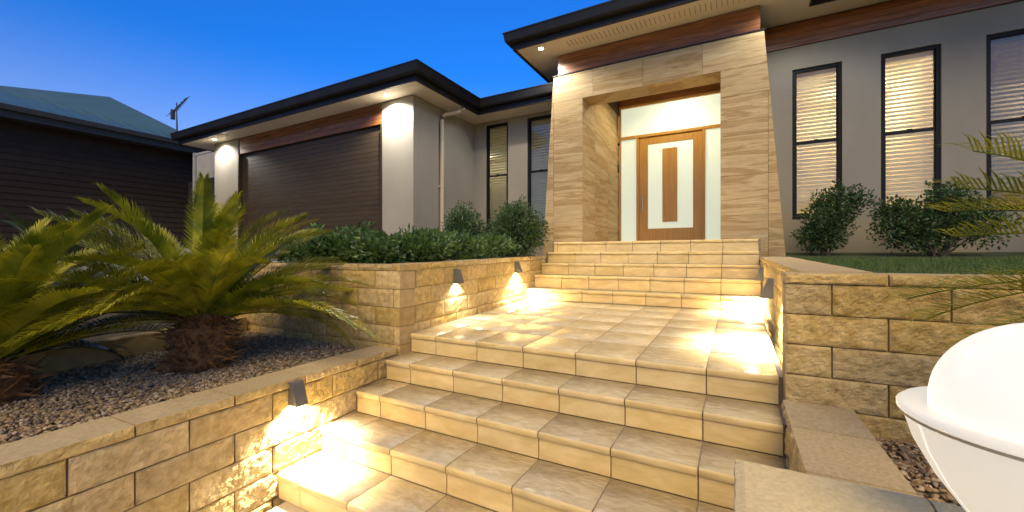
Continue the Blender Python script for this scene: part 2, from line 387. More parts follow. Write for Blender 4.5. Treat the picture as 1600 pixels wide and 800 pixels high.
# right-hand wall holding the lawn
rw = retaining_wall('block retaining wall holding up the lawn, behind the white globe lamp', (.24, 2.70), 0, 3.4, -.09, 5, phase=.02, fine=True, capD=.30)
retaining_wall(None, (.285, 6.45), R(-90) + .0125, 3.55, .0, 5, parent=rw, phase=.1, tilt=-TILT, capD=.34)
# low border wall beside the lower stairs, and the pier with the lamp
retaining_wall('low border wall with flat sandy capping between the stairs and the pebble bed', (.225, 2.69), R(-90), 1.42, -.785, 4, fine=True, phase=.05, capD=.31)
pr_ = thing('lamp_pier', (.45, .85, -1.52), 'pier with a rough sandy capping slab under the white globe lamp', 'pier')
box('core', 'blockside', pr_, .03, 1.2, .45, 1.25, -1.52, -.63)
for i, (x, y, rz, l) in enumerate([(.006, 1.268, R(-90), .82), (1.22, 1.272, R(180), 1.2)]):
    for k in range(5):
        a = 0 if k % 2 else -.227
        while a < l - .03:
            a0, a1 = max(a, 0), min(a + .455, l)
            inst('block', block_mesh(a1 - a0 - .006, .171, .1, random.randrange(5), True), (x + math.cos(rz) * (a0 + .003), y + math.sin(rz) * (a0 + .003), -1.505 + k * .177), pr_, (0, 0, rz)); a += .455
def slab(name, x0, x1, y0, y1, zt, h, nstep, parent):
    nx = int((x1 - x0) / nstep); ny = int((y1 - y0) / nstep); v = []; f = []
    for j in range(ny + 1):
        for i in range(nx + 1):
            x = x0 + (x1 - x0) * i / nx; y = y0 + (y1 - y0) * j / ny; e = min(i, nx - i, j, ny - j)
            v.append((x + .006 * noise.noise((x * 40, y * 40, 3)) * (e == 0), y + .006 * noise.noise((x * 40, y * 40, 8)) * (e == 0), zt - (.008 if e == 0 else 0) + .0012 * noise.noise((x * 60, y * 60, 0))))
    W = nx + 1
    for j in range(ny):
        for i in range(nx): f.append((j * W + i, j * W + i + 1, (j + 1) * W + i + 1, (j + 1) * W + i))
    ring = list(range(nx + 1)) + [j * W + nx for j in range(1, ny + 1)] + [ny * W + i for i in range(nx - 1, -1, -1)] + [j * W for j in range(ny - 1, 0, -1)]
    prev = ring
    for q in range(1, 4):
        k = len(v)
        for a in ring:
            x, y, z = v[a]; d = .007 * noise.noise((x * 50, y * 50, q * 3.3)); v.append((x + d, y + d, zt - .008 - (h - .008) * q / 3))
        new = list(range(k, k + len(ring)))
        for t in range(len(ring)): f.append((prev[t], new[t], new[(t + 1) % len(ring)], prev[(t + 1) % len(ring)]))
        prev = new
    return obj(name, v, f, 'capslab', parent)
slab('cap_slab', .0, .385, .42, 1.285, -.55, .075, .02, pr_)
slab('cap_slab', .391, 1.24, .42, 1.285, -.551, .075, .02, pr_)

# ------------------------------------------------------------------ the tiled entry stairs
st = thing('entry_stairs', (-1.2, 3.5, -1.52), 'wide entry stairs and landing in glossy cream stone tiles leading to the front door', 'stairs')
GX = [-2.74, -2.31, -1.88, -1.45, -1.02, -.59, -.16, .27]
RT = {}
def tile_mesh(L, D, h=.042, nose=True):
    key = (round(L, 3), round(D, 3), nose)
    if key in RT: return RT[key]
    r = .013; prof = [(D, 0), (D, h - .002), (D - .002, h)]
    if nose: prof += [(r * (1 - math.sin(a)), h - r * (1 - math.cos(a))) for a in (0, .4, .8, 1.2, 1.57)] + [(0, .008), (.006, 0)]
    else: prof += [(.002, h), (0, h - .002), (0, 0)]
    m = MB(); b = .0025; n = len(prof)
    cy, cz = D / 2, h / 2
    inn = [(y + (cy - y) * b / cy * 1.0, z + (cz - z) * .12) for y, z in prof]
    v = [(0, y, z) for y, z in inn] + [(b, y, z) for y, z in prof] + [(L - b, y, z) for y, z in prof] + [(L, y, z) for y, z in inn]
    f = [tuple(range(n)), tuple(range(3 * n, 4 * n))[::-1]]
    for s in range(3):
        for i in range(n): f.append((s * n + i, s * n + (i + 1) % n, (s + 1) * n + (i + 1) % n, (s + 1) * n + i))
    f = [q[::-1] for q in f]
    fm = [0, 0] + [1 if nose and i >= 4 else 0 for s_ in range(3) for i in range(n)]  # nose faces take the lighter riser colour, so frontal light is painted in
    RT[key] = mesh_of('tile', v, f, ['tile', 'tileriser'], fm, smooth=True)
    try: RT[key].set_sharp_from_angle(angle=R(50))
    except Exception: pass
    return RT[key]
def riser_mesh(L, h):
    key = ('r', round(L, 3), round(h, 3))
    if key not in RT:
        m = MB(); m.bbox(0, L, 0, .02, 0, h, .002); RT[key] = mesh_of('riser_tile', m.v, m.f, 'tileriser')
    return RT[key]
def cols(y):
    e0 = wx(y) + .012; e1 = .222 + .016 * (y - 2.7)
    xs = [e0] + [x for x in GX if e0 + .06 < x < e1 - .06] + [e1]
    return list(zip(xs[:-1], xs[1:]))
GP = .0035
def stair(ynose, ztop, zbelow, depth, tilt=0, rows=1):
    pit = depth / rows
    for r in range(rows):
        y0 = ynose + r * pit
        for a, b in cols(ynose + .02 + r * pit):
            o = inst('tile', tile_mesh(b - a - 2 * GP, pit - 2 * GP + (.004 if rows == 1 else 0), nose=(r == 0)),
                     (a + GP, y0 + (GP if r else 0), ztop - .042 + math.tan(tilt) * (y0 - ynose) + random.uniform(-.0008, .0008)), st, (tilt, 0, 0))
    for a, b in cols(ynose + .02):
        inst('riser_tile', riser_mesh(b - a - 2 * GP, ztop - .046 - zbelow - .002), (a + GP, ynose + .014, zbelow + .002), st)
    c = MB(); e0, e1 = wx(ynose) + .004, .25 + .016 * (ynose - 2.7)
    y1 = ynose + depth; zt = ztop - .0045; dz = math.tan(tilt) * depth
    c.add([(wx(ynose + .03) - .03, ynose + .0305, -1.56), (e1, ynose + .0305, -1.56), (e1, y1 + .02, -1.56), (wx(y1) - .03, y1 + .02, -1.56),
           (wx(ynose + .03) - .03, ynose + .0305, zt), (e1, ynose + .0305, zt), (e1, y1 + .02, zt + dz), (wx(y1) - .03, y1 + .02, zt + dz)],
          [(0, 3, 2, 1), (4, 5, 6, 7), (0, 1, 5, 4), (1, 2, 6, 5), (2, 3, 7, 6), (3, 0, 4, 7)])
    c.build('core', 'grout', st)
YN = [1.54, 1.86, 2.18, 2.50, 2.82]; ZL = [-1.36, -1.195, -1.03, -.865, -.70]
for i in range(4): stair(YN[i], ZL[i], ([-1.52] + ZL)[i], YN[i + 1] - YN[i] + .012)
stair(2.82, -.70, -.865, 2.65, tilt=math.atan(.0245), rows=6)
YU = [5.47, 5.77, 6.07, 6.37, 6.67]; ZU = [-.475, -.285, -.105, .075, .25]
for i in range(4): stair(YU[i], ZU[i], ([-.635] + ZU)[i], .312)
stair(6.67, .25, .075, .86, rows=2)

# ------------------------------------------------------------------ the house
hs = thing('house', (-4, 8, .1), 'single-storey house with a sandstone entry portal, cream walls and dark eaves at dusk', 'house')
YF, XR, YG = 7.8, -5.26, 5.8
def wall_with_holes(name, material, x0, x1, z0, z1, yf, th, holes, parent):
    xs = sorted({x0, x1, *[h[0] for h in holes], *[h[1] for h in holes]}); zs = sorted({z0, z1, *[h[2] for h in holes], *[h[3] for h in holes]})
    m = MB()
    inh = lambda x, z: any(h[0] < x < h[1] and h[2] < z < h[3] for h in holes)
    for a, b in zip(xs[:-1], xs[1:]):
        for c, d in zip(zs[:-1], zs[1:]):
            if inh((a + b) / 2, (c + d) / 2): continue
            for y, fl in ((yf, 0), (yf + th, 1)):
                q = [(a, y, c), (b, y, c), (b, y, d), (a, y, d)]; m.add(q, [(3, 2, 1, 0) if fl else (0, 1, 2, 3)])
    rects = [(x0, x1, z0, z1)] + list(holes)
    for (a, b, c, d) in rects:
        for p, q in (((a, c), (b, c)), ((b, c), (b, d)), ((b, d), (a, d)), ((a, d), (a, c))):
            m.add([(p[0], yf, p[1]), (q[0], yf, q[1]), (q[0], yf + th, q[1]), (p[0], yf + th, p[1])], [(0, 1, 2, 3)])
    return m.build(name, material, parent)
LW = [(-4.93, -4.36, .66, 2.95), (-3.89, -3.27, .66, 2.95)]
RW = [(.79, 1.415, .63, 2.95), (1.86, 2.50, .63, 2.95), (2.93, 3.66, .63, 2.95)]
wall_with_holes('wall', 'render_wall', XR - .1, -2.95, -.2, 3.04, YF, .14, LW, hs)
wall_with_holes('wall', 'render_wall', .25, 8, -.2, 3.302, YF, .14, RW, hs)
box('wall', 'render_wall', hs, XR - .14, XR, YG + .141, YF - .002, -.25, 3.04)
box('pier', 'render_wall', hs, -6.06, XR, YG, YG + .14, -.25, 3.04)
box('pier', 'render_wall', hs, -12.25, -11.12, YG, YG + .14, -.25, 3.04)
# interior shells so the windows look into lit rooms
for (a, b) in ((XR - 2.2, -2.97), (.27, 6.5)):
    m = MB(); y0, y1 = YF + .143, 11.2
    zc = 3.0 if a < 0 else 3.25
    m.add([(a, y1, .2), (b, y1, .2), (b, y1, zc), (a, y1, zc)], [(0, 1, 2, 3)]); m.add([(a, y0, zc), (b, y0, zc), (b, y1, zc), (a, y1, zc)], [(0, 1, 2, 3)])
    m.add([(a, y0, .25), (b, y0, .25), (b, y1, .25), (a, y1, .25)], [(0, 1, 2, 3)])
    m.add([(a, y0, .2), (a, y1, .2), (a, y1, zc), (a, y0, zc)], [(0, 1, 2, 3)]); m.add([(b, y0, .2), (b, y1, .2), (b, y1, zc), (b, y0, zc)], [(0, 1, 2, 3)])
    if a > 0: m.box(2.68, 2.75, y0 + .06, y1, .2, zc - .001)
    m.build('room', 'interior', hs)
# windows: frame, two sashes, panes; blinds hang behind them as things of their own
def window(x0, x1, z0, z1):
    y = YF + .03; fw = .045
    m = MB(); m.box(x0, x1, y, y + .07, z1 - fw, z1); m.box(x0, x1, y, y + .07, z0, z0 + fw)
    m.box(x0, x0 + fw, y, y + .07, z0 + fw, z1 - fw); m.box(x1 - fw, x1, y, y + .07, z0 + fw, z1 - fw)
    w = m.build('window', 'blackframe', hs)
    zm = z0 + .5 * (z1 - z0) + .0
    m = MB(); m.box(x0 + fw, x1 - fw, y + .012, y + .05, zm - .022, zm + .022); m.box((x0 + x1) / 2 - .03, (x0 + x1) / 2 + .03, y + .002, y + .012, zm + .018, zm + .034)
    m.build('meeting_rail', 'blackframe', w)
    for a, b, dy in ((z0 + fw, zm - .022, .02), (zm + .022, z1 - fw, .034)):
        sw = .018
        for q in (x0 + fw, x1 - fw - sw): box('sash_stile', 'blackframe', w, q, q + sw, y + dy - .008, y + dy + .012, a, b)
        box('pane', 'glass', w, x0 + fw + sw, x1 - fw - sw, y + dy, y + dy + .004, a, b)
    m = MB(); m.box(x0 - .0, x1 + .0, YF - .012, YF + .03, z0 - .03, z0 - .002); m.build('sill', 'blackframe', w)
for h in LW + RW: window(*h)
def blind(x0, x1, z0, z1, label, tilt):
    y = YF + .145
    t = thing('venetian_blind', ((x0 + x1) / 2, y, z0 + .05), label, 'blind', None)
    a, b = x0 + .0, x1 - .0
    box('head_rail', 'blind', t, a, b, y, y + .05, z1 - .08, z1 - .03)
    m = MB(); w = .062; L = b - a
    m.add([(0, -w / 2, 0), (L, -w / 2, 0), (L, 0, .004), (0, 0, .004), (L, w / 2, 0), (0, w / 2, 0)], [(0, 1, 2, 3), (3, 2, 4, 5)])
    me = mesh_of('slat', m.v, m.f, 'blind')
    z = z1 - .10
    while z > z0 + .06:
        inst('slat', me, (a, y + .03, z), t, (tilt + random.uniform(-.03, .03), 0, 0)); z -= .060
    box('bottom_rail', 'blind', t, a, b, y + .01, y + .05, z0 + .03, z0 + .048)
    for f_ in (.2, .8): box('ladder_cord', 'blind', t, a + L * f_ - .002, a + L * f_ + .002, y + .002, y + .005, z0 + .05, z1 - .08)
wnames = [('dim grey-green venetian blind in the narrow window beside the garage return wall', LW[0], 1.0), ('dim venetian blind in the window next to the sandstone portal, bush side', LW[1], .95),
          ('warmly lit cream venetian blind in the lawn-side window next to the portal', RW[0], 1.12), ('warmly lit venetian blind in the middle lawn-side window above the loose shrub', RW[1], .95),
          ('half open venetian blind with dark room behind, in the window above the fronds', RW[2], -.28)]
for lab, h, tl in wnames: blind(*h, lab, tl)

# garage door, timber band
gd = thing('garage_door', (-8.6, YG + .1, .2), 'wide dark brown slatted garage door under the timber band', 'garage door')
box('backing', 'garage', gd, -11.12, -6.06, YG + .11, YG + .13, .15, 2.60)
me = MB(); me.bbox(0, 5.04, 0, .02, 0, .095, .0035); gm = mesh_of('slat', me.v, me.f, 'garage')
for k in range(25): inst('slat', gm, (-11.11, YG + .088, .17 + k * .097), gd)
m = MB(); m.box(-6.10, -6.055, YG - .004, YG + .11, .1, 2.6); m.box(-11.125, -11.08, YG - .004, YG + .11, .1, 2.6); m.build('jamb', 'garage', gd)
tb = MB()
def boards(name, x0, x1, y, z0, z1, n, parent, d=.022):
    h = (z1 - z0) / n; mm = MB(); mm.bbox(0, x1 - x0, 0, d, .0015, h - .0015, .002); me = mesh_of('timber_board', mm.v, mm.f, 'cedar')
    for k in range(n): inst('timber_board', me, (x0, y, z0 + k * h), parent)
gb = box('timber_band', 'garage', hs, -11.12, -6.06, YG + .05, YG + .12, 2.602, 3.04)
boards('timber_board', -11.11, -6.065, YG + .02, 2.61, 3.03, 4, gb)
rb = box('timber_band', 'garage', hs, .24, 8, YF + .002, YF + .12, 3.304, 3.70)
boards('timber_board', .30, 8, YF - .024, 3.31, 3.68, 4, rb)

# sandstone portal
po = MB()
ZB, ZT, ZH = .24, 3.31, 2.83
XL0, XL1, XOL, XOR, XR1, XR0 = -3.17, -2.95, -2.39, -.20, .37, .63      # outer base/top, opening, outer top/base
lx = lambda z: XL0 + (XL1 - XL0) * (z - .05) / (ZT - .05)
rx = lambda z: XR0 + (XR1 - XR0) * (z - .05) / (ZT - .05)
PY = 7.0
po.prism([(lx(-.1) + .02, -.1), (XOL - .03, -.1), (XOL - .03, ZT), (lx(ZT) + .02, ZT)], 'y', PY + .03, 9.75)
po.prism([(XOR, -.1), (rx(-.1) - .02, -.1), (rx(ZT) - .02, ZT), (XOR, ZT)], 'y', PY + .03, 9.75)
po.box(XOL - .03, XOR, PY + .03, 7.46, ZH + .03, ZT)
portal = po.build('portal', 'sandstone', hs)
def panel(poly, y=PY, g=.0022):
    n = len(poly); cx = sum(p[0] for p in poly) / n; cz = sum(p[1] for p in poly) / n
    q = [(x - math.copysign(g, x - cx), z - math.copysign(g, z - cz)) for x, z in poly]
    m = MB(); m.prism(q, 'y', y + random.uniform(-.001, .001), y + .028); m.build('stone_panel', 'sandstone', portal)
rows = [(-.05, .62), (.62, 1.22), (1.22, 1.82), (1.82, 2.42), (2.42, ZH)]
for a, b in rows:
    panel([(lx(a), a), (-2.95, a), (-2.95, b), (lx(b), b)]) if lx(b) < -2.97 else None
    x = -2.95 if lx(b) < -2.97 else None
    if x: panel([(-2.95, a), (XOL, a), (XOL, b), (-2.95, b)])
    else: panel([(lx(a), a), (XOL, a), (XOL, b), (lx(b), b)])
    panel([(XOR, a), (.42, a), (.42, b), (XOR, b)] if rx(b) > .44 else [(XOR, a), (rx(a), a), (rx(b), b), (XOR, b)])
    if rx(b) > .44: panel([(.42, a), (rx(a), a), (rx(b), b), (.42, b)])
xs = [lx(ZH), -2.2, -1.35, -.45, rx(ZH)]
for i in range(4):
    a, b = xs[i], xs[i + 1]
    panel([(a, ZH), (b, ZH), (b if i < 3 else rx(ZT), ZT), (a if i else lx(ZT), ZT)])
for a, b in rows:                                                            # left reveal, clad in the same stone
    for y0, y1 in ((PY + .03, 7.75), (7.75, 8.65), (8.65, 9.6)):
        m = MB(); m.box(XOL - .028, XOL, y0 + .002, y1 - .002, max(a, .2) + .002, b - .002); m.build('stone_panel', 'sandstone', portal)
for x0, x1 in ((XOL, -1.3), (-1.3, XOR)):
    m = MB(); m.box(x0 + .002, x1 - .002, PY + .002, 7.46, ZH, ZH + .028); m.build('stone_panel', 'sandstone', portal)
m = MB(); m.box(XL1 - .015, XR1 + .015, PY - .012, 7.3, ZT + .001, ZT + .018); m.build('flashing', 'fascia', portal)
ub = box('timber_band', 'garage', hs, -2.84, .30, PY + .03, 7.46, 3.33, 3.70)
box('side_wall', 'garage', hs, -2.84, XOL - .001, 7.462, 9.9, ZT + .002, 3.699)
box('side_wall', 'garage', hs, XOR + .001, .30, 7.462, 9.9, ZT + .002, 3.699)
boards('timber_board', -2.86, .32, PY + .005, 3.335, 3.685, 4, ub)
for k in range(4): box('timber_board', 'cedar', ub, -2.86, -2.842, PY + .03, 9.8, 3.337 + k * .0875, 3.42 + k * .0875, .002)
# porch: ceiling, floor, inner back wall
box('porch_ceiling', 'soffit', hs, XOL, XOR, 7.462, 9.75, 3.66, 3.70)
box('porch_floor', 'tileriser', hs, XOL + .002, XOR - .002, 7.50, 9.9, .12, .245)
DY = 9.6
box('hall', 'interior', hs, -2.6, 1.2, 11.2, 11.3, .1, 3.8)
# ------------------------------------------------------------------ front door
dr = thing('front_door', (-1.27, DY, .26), 'wide timber front door with frosted glass, sidelights and a tall transom light', 'door')
m = MB()
for x0, x1 in ((-2.37, -2.335), (-1.985, -1.93), (-.615, -.56)): m.bbox(x0, x1, DY - .05, DY + .06, .26, 2.70 if x0 > -2.3 else 3.42, .004)
m.bbox(-2.335, -.2, DY - .055, DY + .06, 2.701, 2.765, .004); m.bbox(-2.37, -.2, DY - .05, DY + .06, 3.421, 3.47, .004)
m.build('frame', 'doorwood', dr)
box('timber_head', 'cedar', dr, -2.38, -.2, DY - .045, DY + .03, 3.472, 3.66)
lf = MB()
lf.bbox(-1.925, -1.735, DY - .02, DY + .03, .275, 2.695, .003); lf.bbox(-.80, -.62, DY - .02, DY + .03, .275, 2.695, .003)
lf.bbox(-1.734, -.801, DY - .02, DY + .03, 2.53, 2.695, .003); lf.bbox(-1.734, -.801, DY - .02, DY + .03, .275, .63, .003)
leaf = lf.build('door_leaf', 'doorwood', dr)
box('centre_panel', 'doorwood', leaf, -1.425, -1.115, DY - .022, DY + .02, .77, 2.40, .004)
box('glass_panel', 'frosted', leaf, -1.734, -.801, DY + .0, DY + .012, .631, 2.529)
m = MB(); m.tube([(-1.85, DY - .06, 1.05), (-1.85, DY - .06, 1.35)], .012, 10); m.tube([(-1.85, DY - .06, 1.09), (-1.85, DY - .02, 1.09)], .008); m.tube([(-1.85, DY - .06, 1.31), (-1.85, DY - .02, 1.31)], .008)
m.build('handle', 'steel', leaf)
box('sidelight', 'frosted', dr, -2.334, -1.986, DY + .0, DY + .012, .262, 2.70)
box('sidelight', 'frosted', dr, -.559, -.2, DY + .0, DY + .012, .262, 2.70)
box('transom_light', 'frosted', dr, -2.334, -.2, DY + .0, DY + .012, 2.766, 3.42)
box('threshold', 'alu', dr, -1.93, -.615, DY - .06, DY + .05, .246, .272)
ic = thing('door_bell', (XOL + .012, 9.5, 1.95), 'small dark bell button and sensor on the porch side wall', 'door bell')
box('plate', 'blackframe', ic, XOL, XOL + .02, 9.47, 9.53, 1.95, 2.12, .003)
m = MB(); m.tube([(XOL, 9.5, 2.60), (XOL + .04, 9.5, 2.60)], .03, 12); m.build('sensor', 'blackframe', ic)

# ------------------------------------------------------------------ eaves, gutters, roofs
def sweep(path, prof, name, material, parent):
    pts = [Vector(p) for p in path]; nn = []
    for i in range(len(pts)):
        ds = []
        if i > 0: ds.append((pts[i] - pts[i - 1]).normalized())
        if i < len(pts) - 1: ds.append((pts[i + 1] - pts[i]).normalized())
        ns = [Vector((d.y, -d.x)) for d in ds]
        nn.append(ns[0] if len(ns) == 1 else (ns[0] + ns[1]) / (1 + ns[0].dot(ns[1])))
    v = []; f = []; k = len(prof)
    for p, n in zip(pts, nn): v += [(p.x + n.x * o, p.y + n.y * o, z) for o, z in prof]
    for i in range(len(pts) - 1):
        for j in range(k): f.append((i * k + j, i * k + (j + 1) % k, (i + 1) * k + (j + 1) % k, (i + 1) * k + j))
    f += [tuple(range(k)), tuple(range((len(pts) - 1) * k, len(pts) * k))[::-1]]
    return obj(name, v, f, material, parent)
def eaves(path, zs, parent):
    sweep(path, [(-.03, zs - .02), (0, zs - .02), (0, zs + .17), (-.03, zs + .17)], 'fascia_board', 'fascia', parent)
    sweep(path, [(.003, zs + .075), (.085, zs + .085), (.105, zs + .11), (.125, zs + .235), (.135, zs + .24), (.135, zs + .262), (.115, zs + .262), (.10, zs + .13), (.02, zs + .12), (.003, zs + .18)], 'gutter', 'fascia', parent)
LP = [(-13.1, 12), (-13.1, 5.33), (-4.77, 5.33), (-4.77, 7.25), (-3.0, 7.25)]
RP = [(-3.47, 9.6), (-3.47, 6.38), (.98, 6.38), (.98, 7.32), (9, 7.32)]
eaves(LP, 3.02, hs); eaves(RP, 3.68, hs)
m = MB(); m.box(-13.08, -4.79, 5.35, YG + .02, 3.02, 3.04); m.box(-5.28, -4.79, YG + .02, 7.27, 3.02, 3.04); m.box(-5.28, -2.9, 7.27, YF + .02, 3.02, 3.04); m.box(-13.08, -12.2, YG + .02, 9, 3.02, 3.04)
m.build('soffit', 'soffit', hs)
m = MB(); m.box(-3.45, .96, 6.40, 7.34, 3.70, 3.715); m.box(-3.45, 9, 7.34, YF + .05, 3.70, 3.715); m.box(-3.45, -2.83, YF + .05, 9.9, 3.70, 3.715)
sf = m.build('soffit', 'soffit', hs)
m = MB()
for i in range(44):
    x = -2.55 + i * .072
    for j in range(4): m.box(x, x + .007, 6.60 + j * .055, 6.635 + j * .055, 3.694, 3.6998)
m.build('vent_slot', 'fascia', sf, kind='stuff')
def hip(x0, x1, y0, y1, z, p, name):
    t = math.tan(R(p)); w = (x1 - x0) / 2; d = (y1 - y0) / 2; h = min(w, d)
    if w > d: a, b = (x0 + d, y0 + d), (x1 - d, y0 + d)
    else: a, b = (x0 + w, y0 + w), (x0 + w, y1 - w)
    zt = z + t * h; v = [(x0, y0, z), (x1, y0, z), (x1, y1, z), (x0, y1, z), (*a, zt), (*b, zt)]
    f = [(0, 1, 5, 4), (2, 3, 4, 5), (1, 2, 5), (3, 0, 4)] if w > d else [(0, 1, 4), (1, 2, 5, 4), (2, 3, 5), (3, 0, 4, 5)]
    return obj(name, v, f, 'rooftile', hs)
hip(-13.15, -4.72, 5.28, 15, 3.20, 23, 'roof'); hip(-3.5, 9, 6.36, 17, 3.86, 23, 'roof')
# courses of roof tiles over the recessed front
for k in range(9):
    y = 7.22 + k * .32; z = 3.22 + k * .32 * math.tan(R(25.5))
    m = MB(); n = 7
    for i in range(n):
        x = -5.6 + i * .42; dz = .012 * (i % 2)
        m.box(x, x + .415, y, y + .36, z + dz, z + .028 + dz)
    o = m.build('tile_course', 'rooftile', hs)
# downpipe
m = MB(); P = [(-4.83, 6.78, 3.10), (-4.83, 6.78, 2.98), (-4.86, 6.74, 2.93), (-4.95, 6.70, 2.90), (-5.12, 6.61, 2.87), (-5.19, 6.585, 2.83), (-5.205, 6.58, 2.76), (-5.205, 6.58, -.15)]
m.tube(P, .042, 14); dp = m.build('downpipe', 'pipe', hs); smooth_by_angle(dp)
for bz in (.3, 1.4): box('bracket', 'pipe', dp, -5.262, -5.19, 6.53, 6.63, bz, bz + .03)

# ------------------------------------------------------------------ lamps
def spot(loc, target, power, size, blend, col, rad, parent):
    l = bpy.data.lights.new('lamp_light', 'SPOT'); l.energy = power; l.spot_size = R(size); l.spot_blend = blend; l.color = col; l.shadow_soft_size = rad
    o = bpy.data.objects.new('lamp_light', l); _link(o, loc, parent)
    o.rotation_euler = (Vector(loc) - Vector(target)).to_track_quat('Z', 'Y').to_euler(); return o
WARM = (1, .95, .83); NEU = (1, .90, .74); COOL = (1, .96, .88)
def downlight(x, y, z, power, label, size=150, col=COOL):
    t = thing('downlight', (x, y, z - .006), label, 'downlight', None)
    m = MB(); m.lathe([(.052, z - .001), (.056, z - .005), (.050, z - .009), (.041, z - .008), (.040, z - .001)], x, y, 24); m.build('trim_ring', 'alu', t, True)
    m = MB(); m.lathe([(.0005, z - .0075), (.040, z - .007)], x, y, 20); m.build('lens', 'bulb', t)
    spot((x, y, z - .03), (x, y, z - 1), power, size, .5, col, .03, t)
downlight(-3.03, 6.62, 3.70, 20, 'bright soffit downlight beside the timber band, over the bushes')
downlight(.62, 6.72, 3.70, 8, 'soffit downlight over the lawn side of the sandstone portal')
downlight(-5.72, 5.57, 3.02, 44, 'bright soffit downlight over the white garage pier beside the bushes')
downlight(-11.75, 5.55, 3.02, 22, 'soffit downlight over the far garage pier by the side gate')
downlight(-1.25, 8.55, 3.66, 18, 'recessed downlight in the porch ceiling before the door', col=(1, .82, .50))
def wall_light(x, y, z, rz, power, label, col=WARM):
    """wedge lamp: flat back on the wall, front leaning out towards the bottom; local -y is away from the wall"""
    t = thing('wall_light', (x, y, z), label, 'wall light', None)
    ca, sa = math.cos(rz), math.sin(rz); W = lambda p: (x + ca * p[0] - sa * p[1], y + sa * p[0] + ca * p[1], z + p[2])
    w, hh, d0, d1 = .042, .15, .035, .085; th = .004; m = MB()
    out = [(-w, 0, hh), (w, 0, hh), (w, -d0, hh), (-w, -d0, hh), (-w, 0, 0), (w, 0, 0), (w, -d1, 0), (-w, -d1, 0)]
    inn = [(-w + th, -th, hh - th), (w - th, -th, hh - th), (w - th, -d0 + th, hh - th), (-w + th, -d0 + th, hh - th), (-w + th, -th, 0), (w - th, -th, 0), (w - th, -d1 + th, 0), (-w + th, -d1 + th, 0)]
    m.add([W(p) for p in out + inn], [(0, 1, 2, 3), (0, 4, 5, 1), (1, 5, 6, 2), (2, 6, 7, 3), (3, 7, 4, 0), (8, 11, 10, 9), (8, 9, 13, 12), (9, 10, 14, 13), (10, 11, 15, 14), (11, 8, 12, 15), (4, 12, 13, 5), (5, 13, 14, 6), (6, 14, 15, 7), (7, 15, 12, 4)])
    m.build('housing', 'alu', t)
    m = MB(); m.add([W(p) for p in [(-.025, -.02, .04), (.025, -.02, .04), (.025, -.06, .04), (-.025, -.06, .04)]], [(0, 1, 2, 3)]); m.build('led', 'wallbulb', t)
    spot(W((0, -.045, .022)), W((0, -.12, -1)), power, 140, .8, col, .012, t)
wall_light(wx(1.67), 1.67, -.965, R(90) + .055, 22, 'grey wedge wall light on the low block wall beside the lower stairs')
wall_light(wx(3.58), 3.58, -.285, R(90) + .055, 4, 'grey wedge wall light on the planter wall halfway along the landing')
wall_light(wx(5.12), 5.12, -.225, R(90) + .055, 25, 'grey wedge wall light on the planter wall beside the upper steps')
wall_light(.250, 3.66, -.315, R(-90) + .0125, 26, 'wedge wall light on the lawn wall above the middle of the landing')
wall_light(.272, 5.30, -.265, R(-90) + .0125, 24, 'wedge wall light on the lawn wall beside the upper steps')
# rooms lit from within
def room_light(x, y, z, power, col, parent):
    l = bpy.data.lights.new('room_light', 'POINT'); l.energy = power; l.color = col; l.shadow_soft_size = .12
    o = bpy.data.objects.new('room_light', l); _link(o, (x, y, z), parent)
for x, y, p, lab in ((2.0, 10.2, 22, 'small ceiling lamp seen through the lawn-side window blinds'), (5.3, 10.4, 2.2, 'ceiling lamp in the room behind the half open blind'), (-6.6, 10.4, 2.0, 'ceiling lamp in the dim room behind the bushes')):
    zc = 3.24 if x > 0 else 2.99
    t = thing('ceiling_lamp', (x, y, zc - .09), lab, 'lamp'); m = MB(); m.lathe([(.001, zc - .09), (.06, zc - .075), (.10, zc - .03), (.10, zc)], x, y, 20); m.build('lamp_shade', 'bulb', t, True)
    room_light(x, y, zc - .22, p, (1, .86, .58) if x > 0 else (.95, 1, .86), t)
t = thing('hall_lamp', (-1.02, DY + .62, 3.0), 'hall lamp glowing through the frosted transom over the front door', 'lamp')
m = MB(); m.lathe([(.001, 3.0), (.05, 3.02), (.06, 3.06), (.05, 3.10), (.001, 3.12)], -1.02, DY + .62, 16); m.build('bulb', 'bulb', t, True)
m = MB(); m.tube([(-1.02, DY + .62, 3.11), (-1.02, DY + .62, 3.75)], .008, 8); m.build('stem', 'alu', t)
room_light(-1.02, DY + .45, 3.06, 5, (1, .95, .82), t)

# globe lamp on the pier: glowing ball in a petalled bowl
LX, LY, LZ, LR = .485, 1.062, -.295, .20
gl = thing('globe_lamp', (LX, LY, -.55), 'large white glowing globe lamp in a cream petalled bowl on the pier', 'lamp')
m = MB(); r0 = .158
m.lathe([(r0 * math.cos(a), LZ + .02 + r0 * math.sin(a) * 1.02) for a in np.linspace(-.6, 1.5707, 20)], LX, LY, 48); m.build('globe', 'globe', gl, True)
m = MB(); m.lathe([(.150, LZ + .004), (.196, LZ + .012), (.203, LZ + .006), (.203, LZ - .002), (.196, LZ - .006), (.15, LZ - .004)], LX, LY, 64); smooth_by_angle(m.build('rim', 'bowlglass', gl), 60)
m = MB(); m.lathe([(.15, LZ - .0045), (.199, LZ - .0045), (.199, LZ - .010), (.15, LZ - .010)], LX, LY, 64); m.build('seal', 'pipe', gl)
prof = [(.194, LZ - .011), (.180, LZ - .06), (.150, LZ - .12), (.112, LZ - .175), (.085, LZ - .215)]
for k in range(6):
    a0 = 2 * math.pi * k / 6 + .25; m = MB()
    m.lathe(prof + [(r - .006, z) for r, z in prof[::-1]], LX, LY, 10, a0=a0, a1=a0 + 2 * math.pi / 6 - .045); smooth_by_angle(m.build('petal', 'bowlglass', gl), 50)
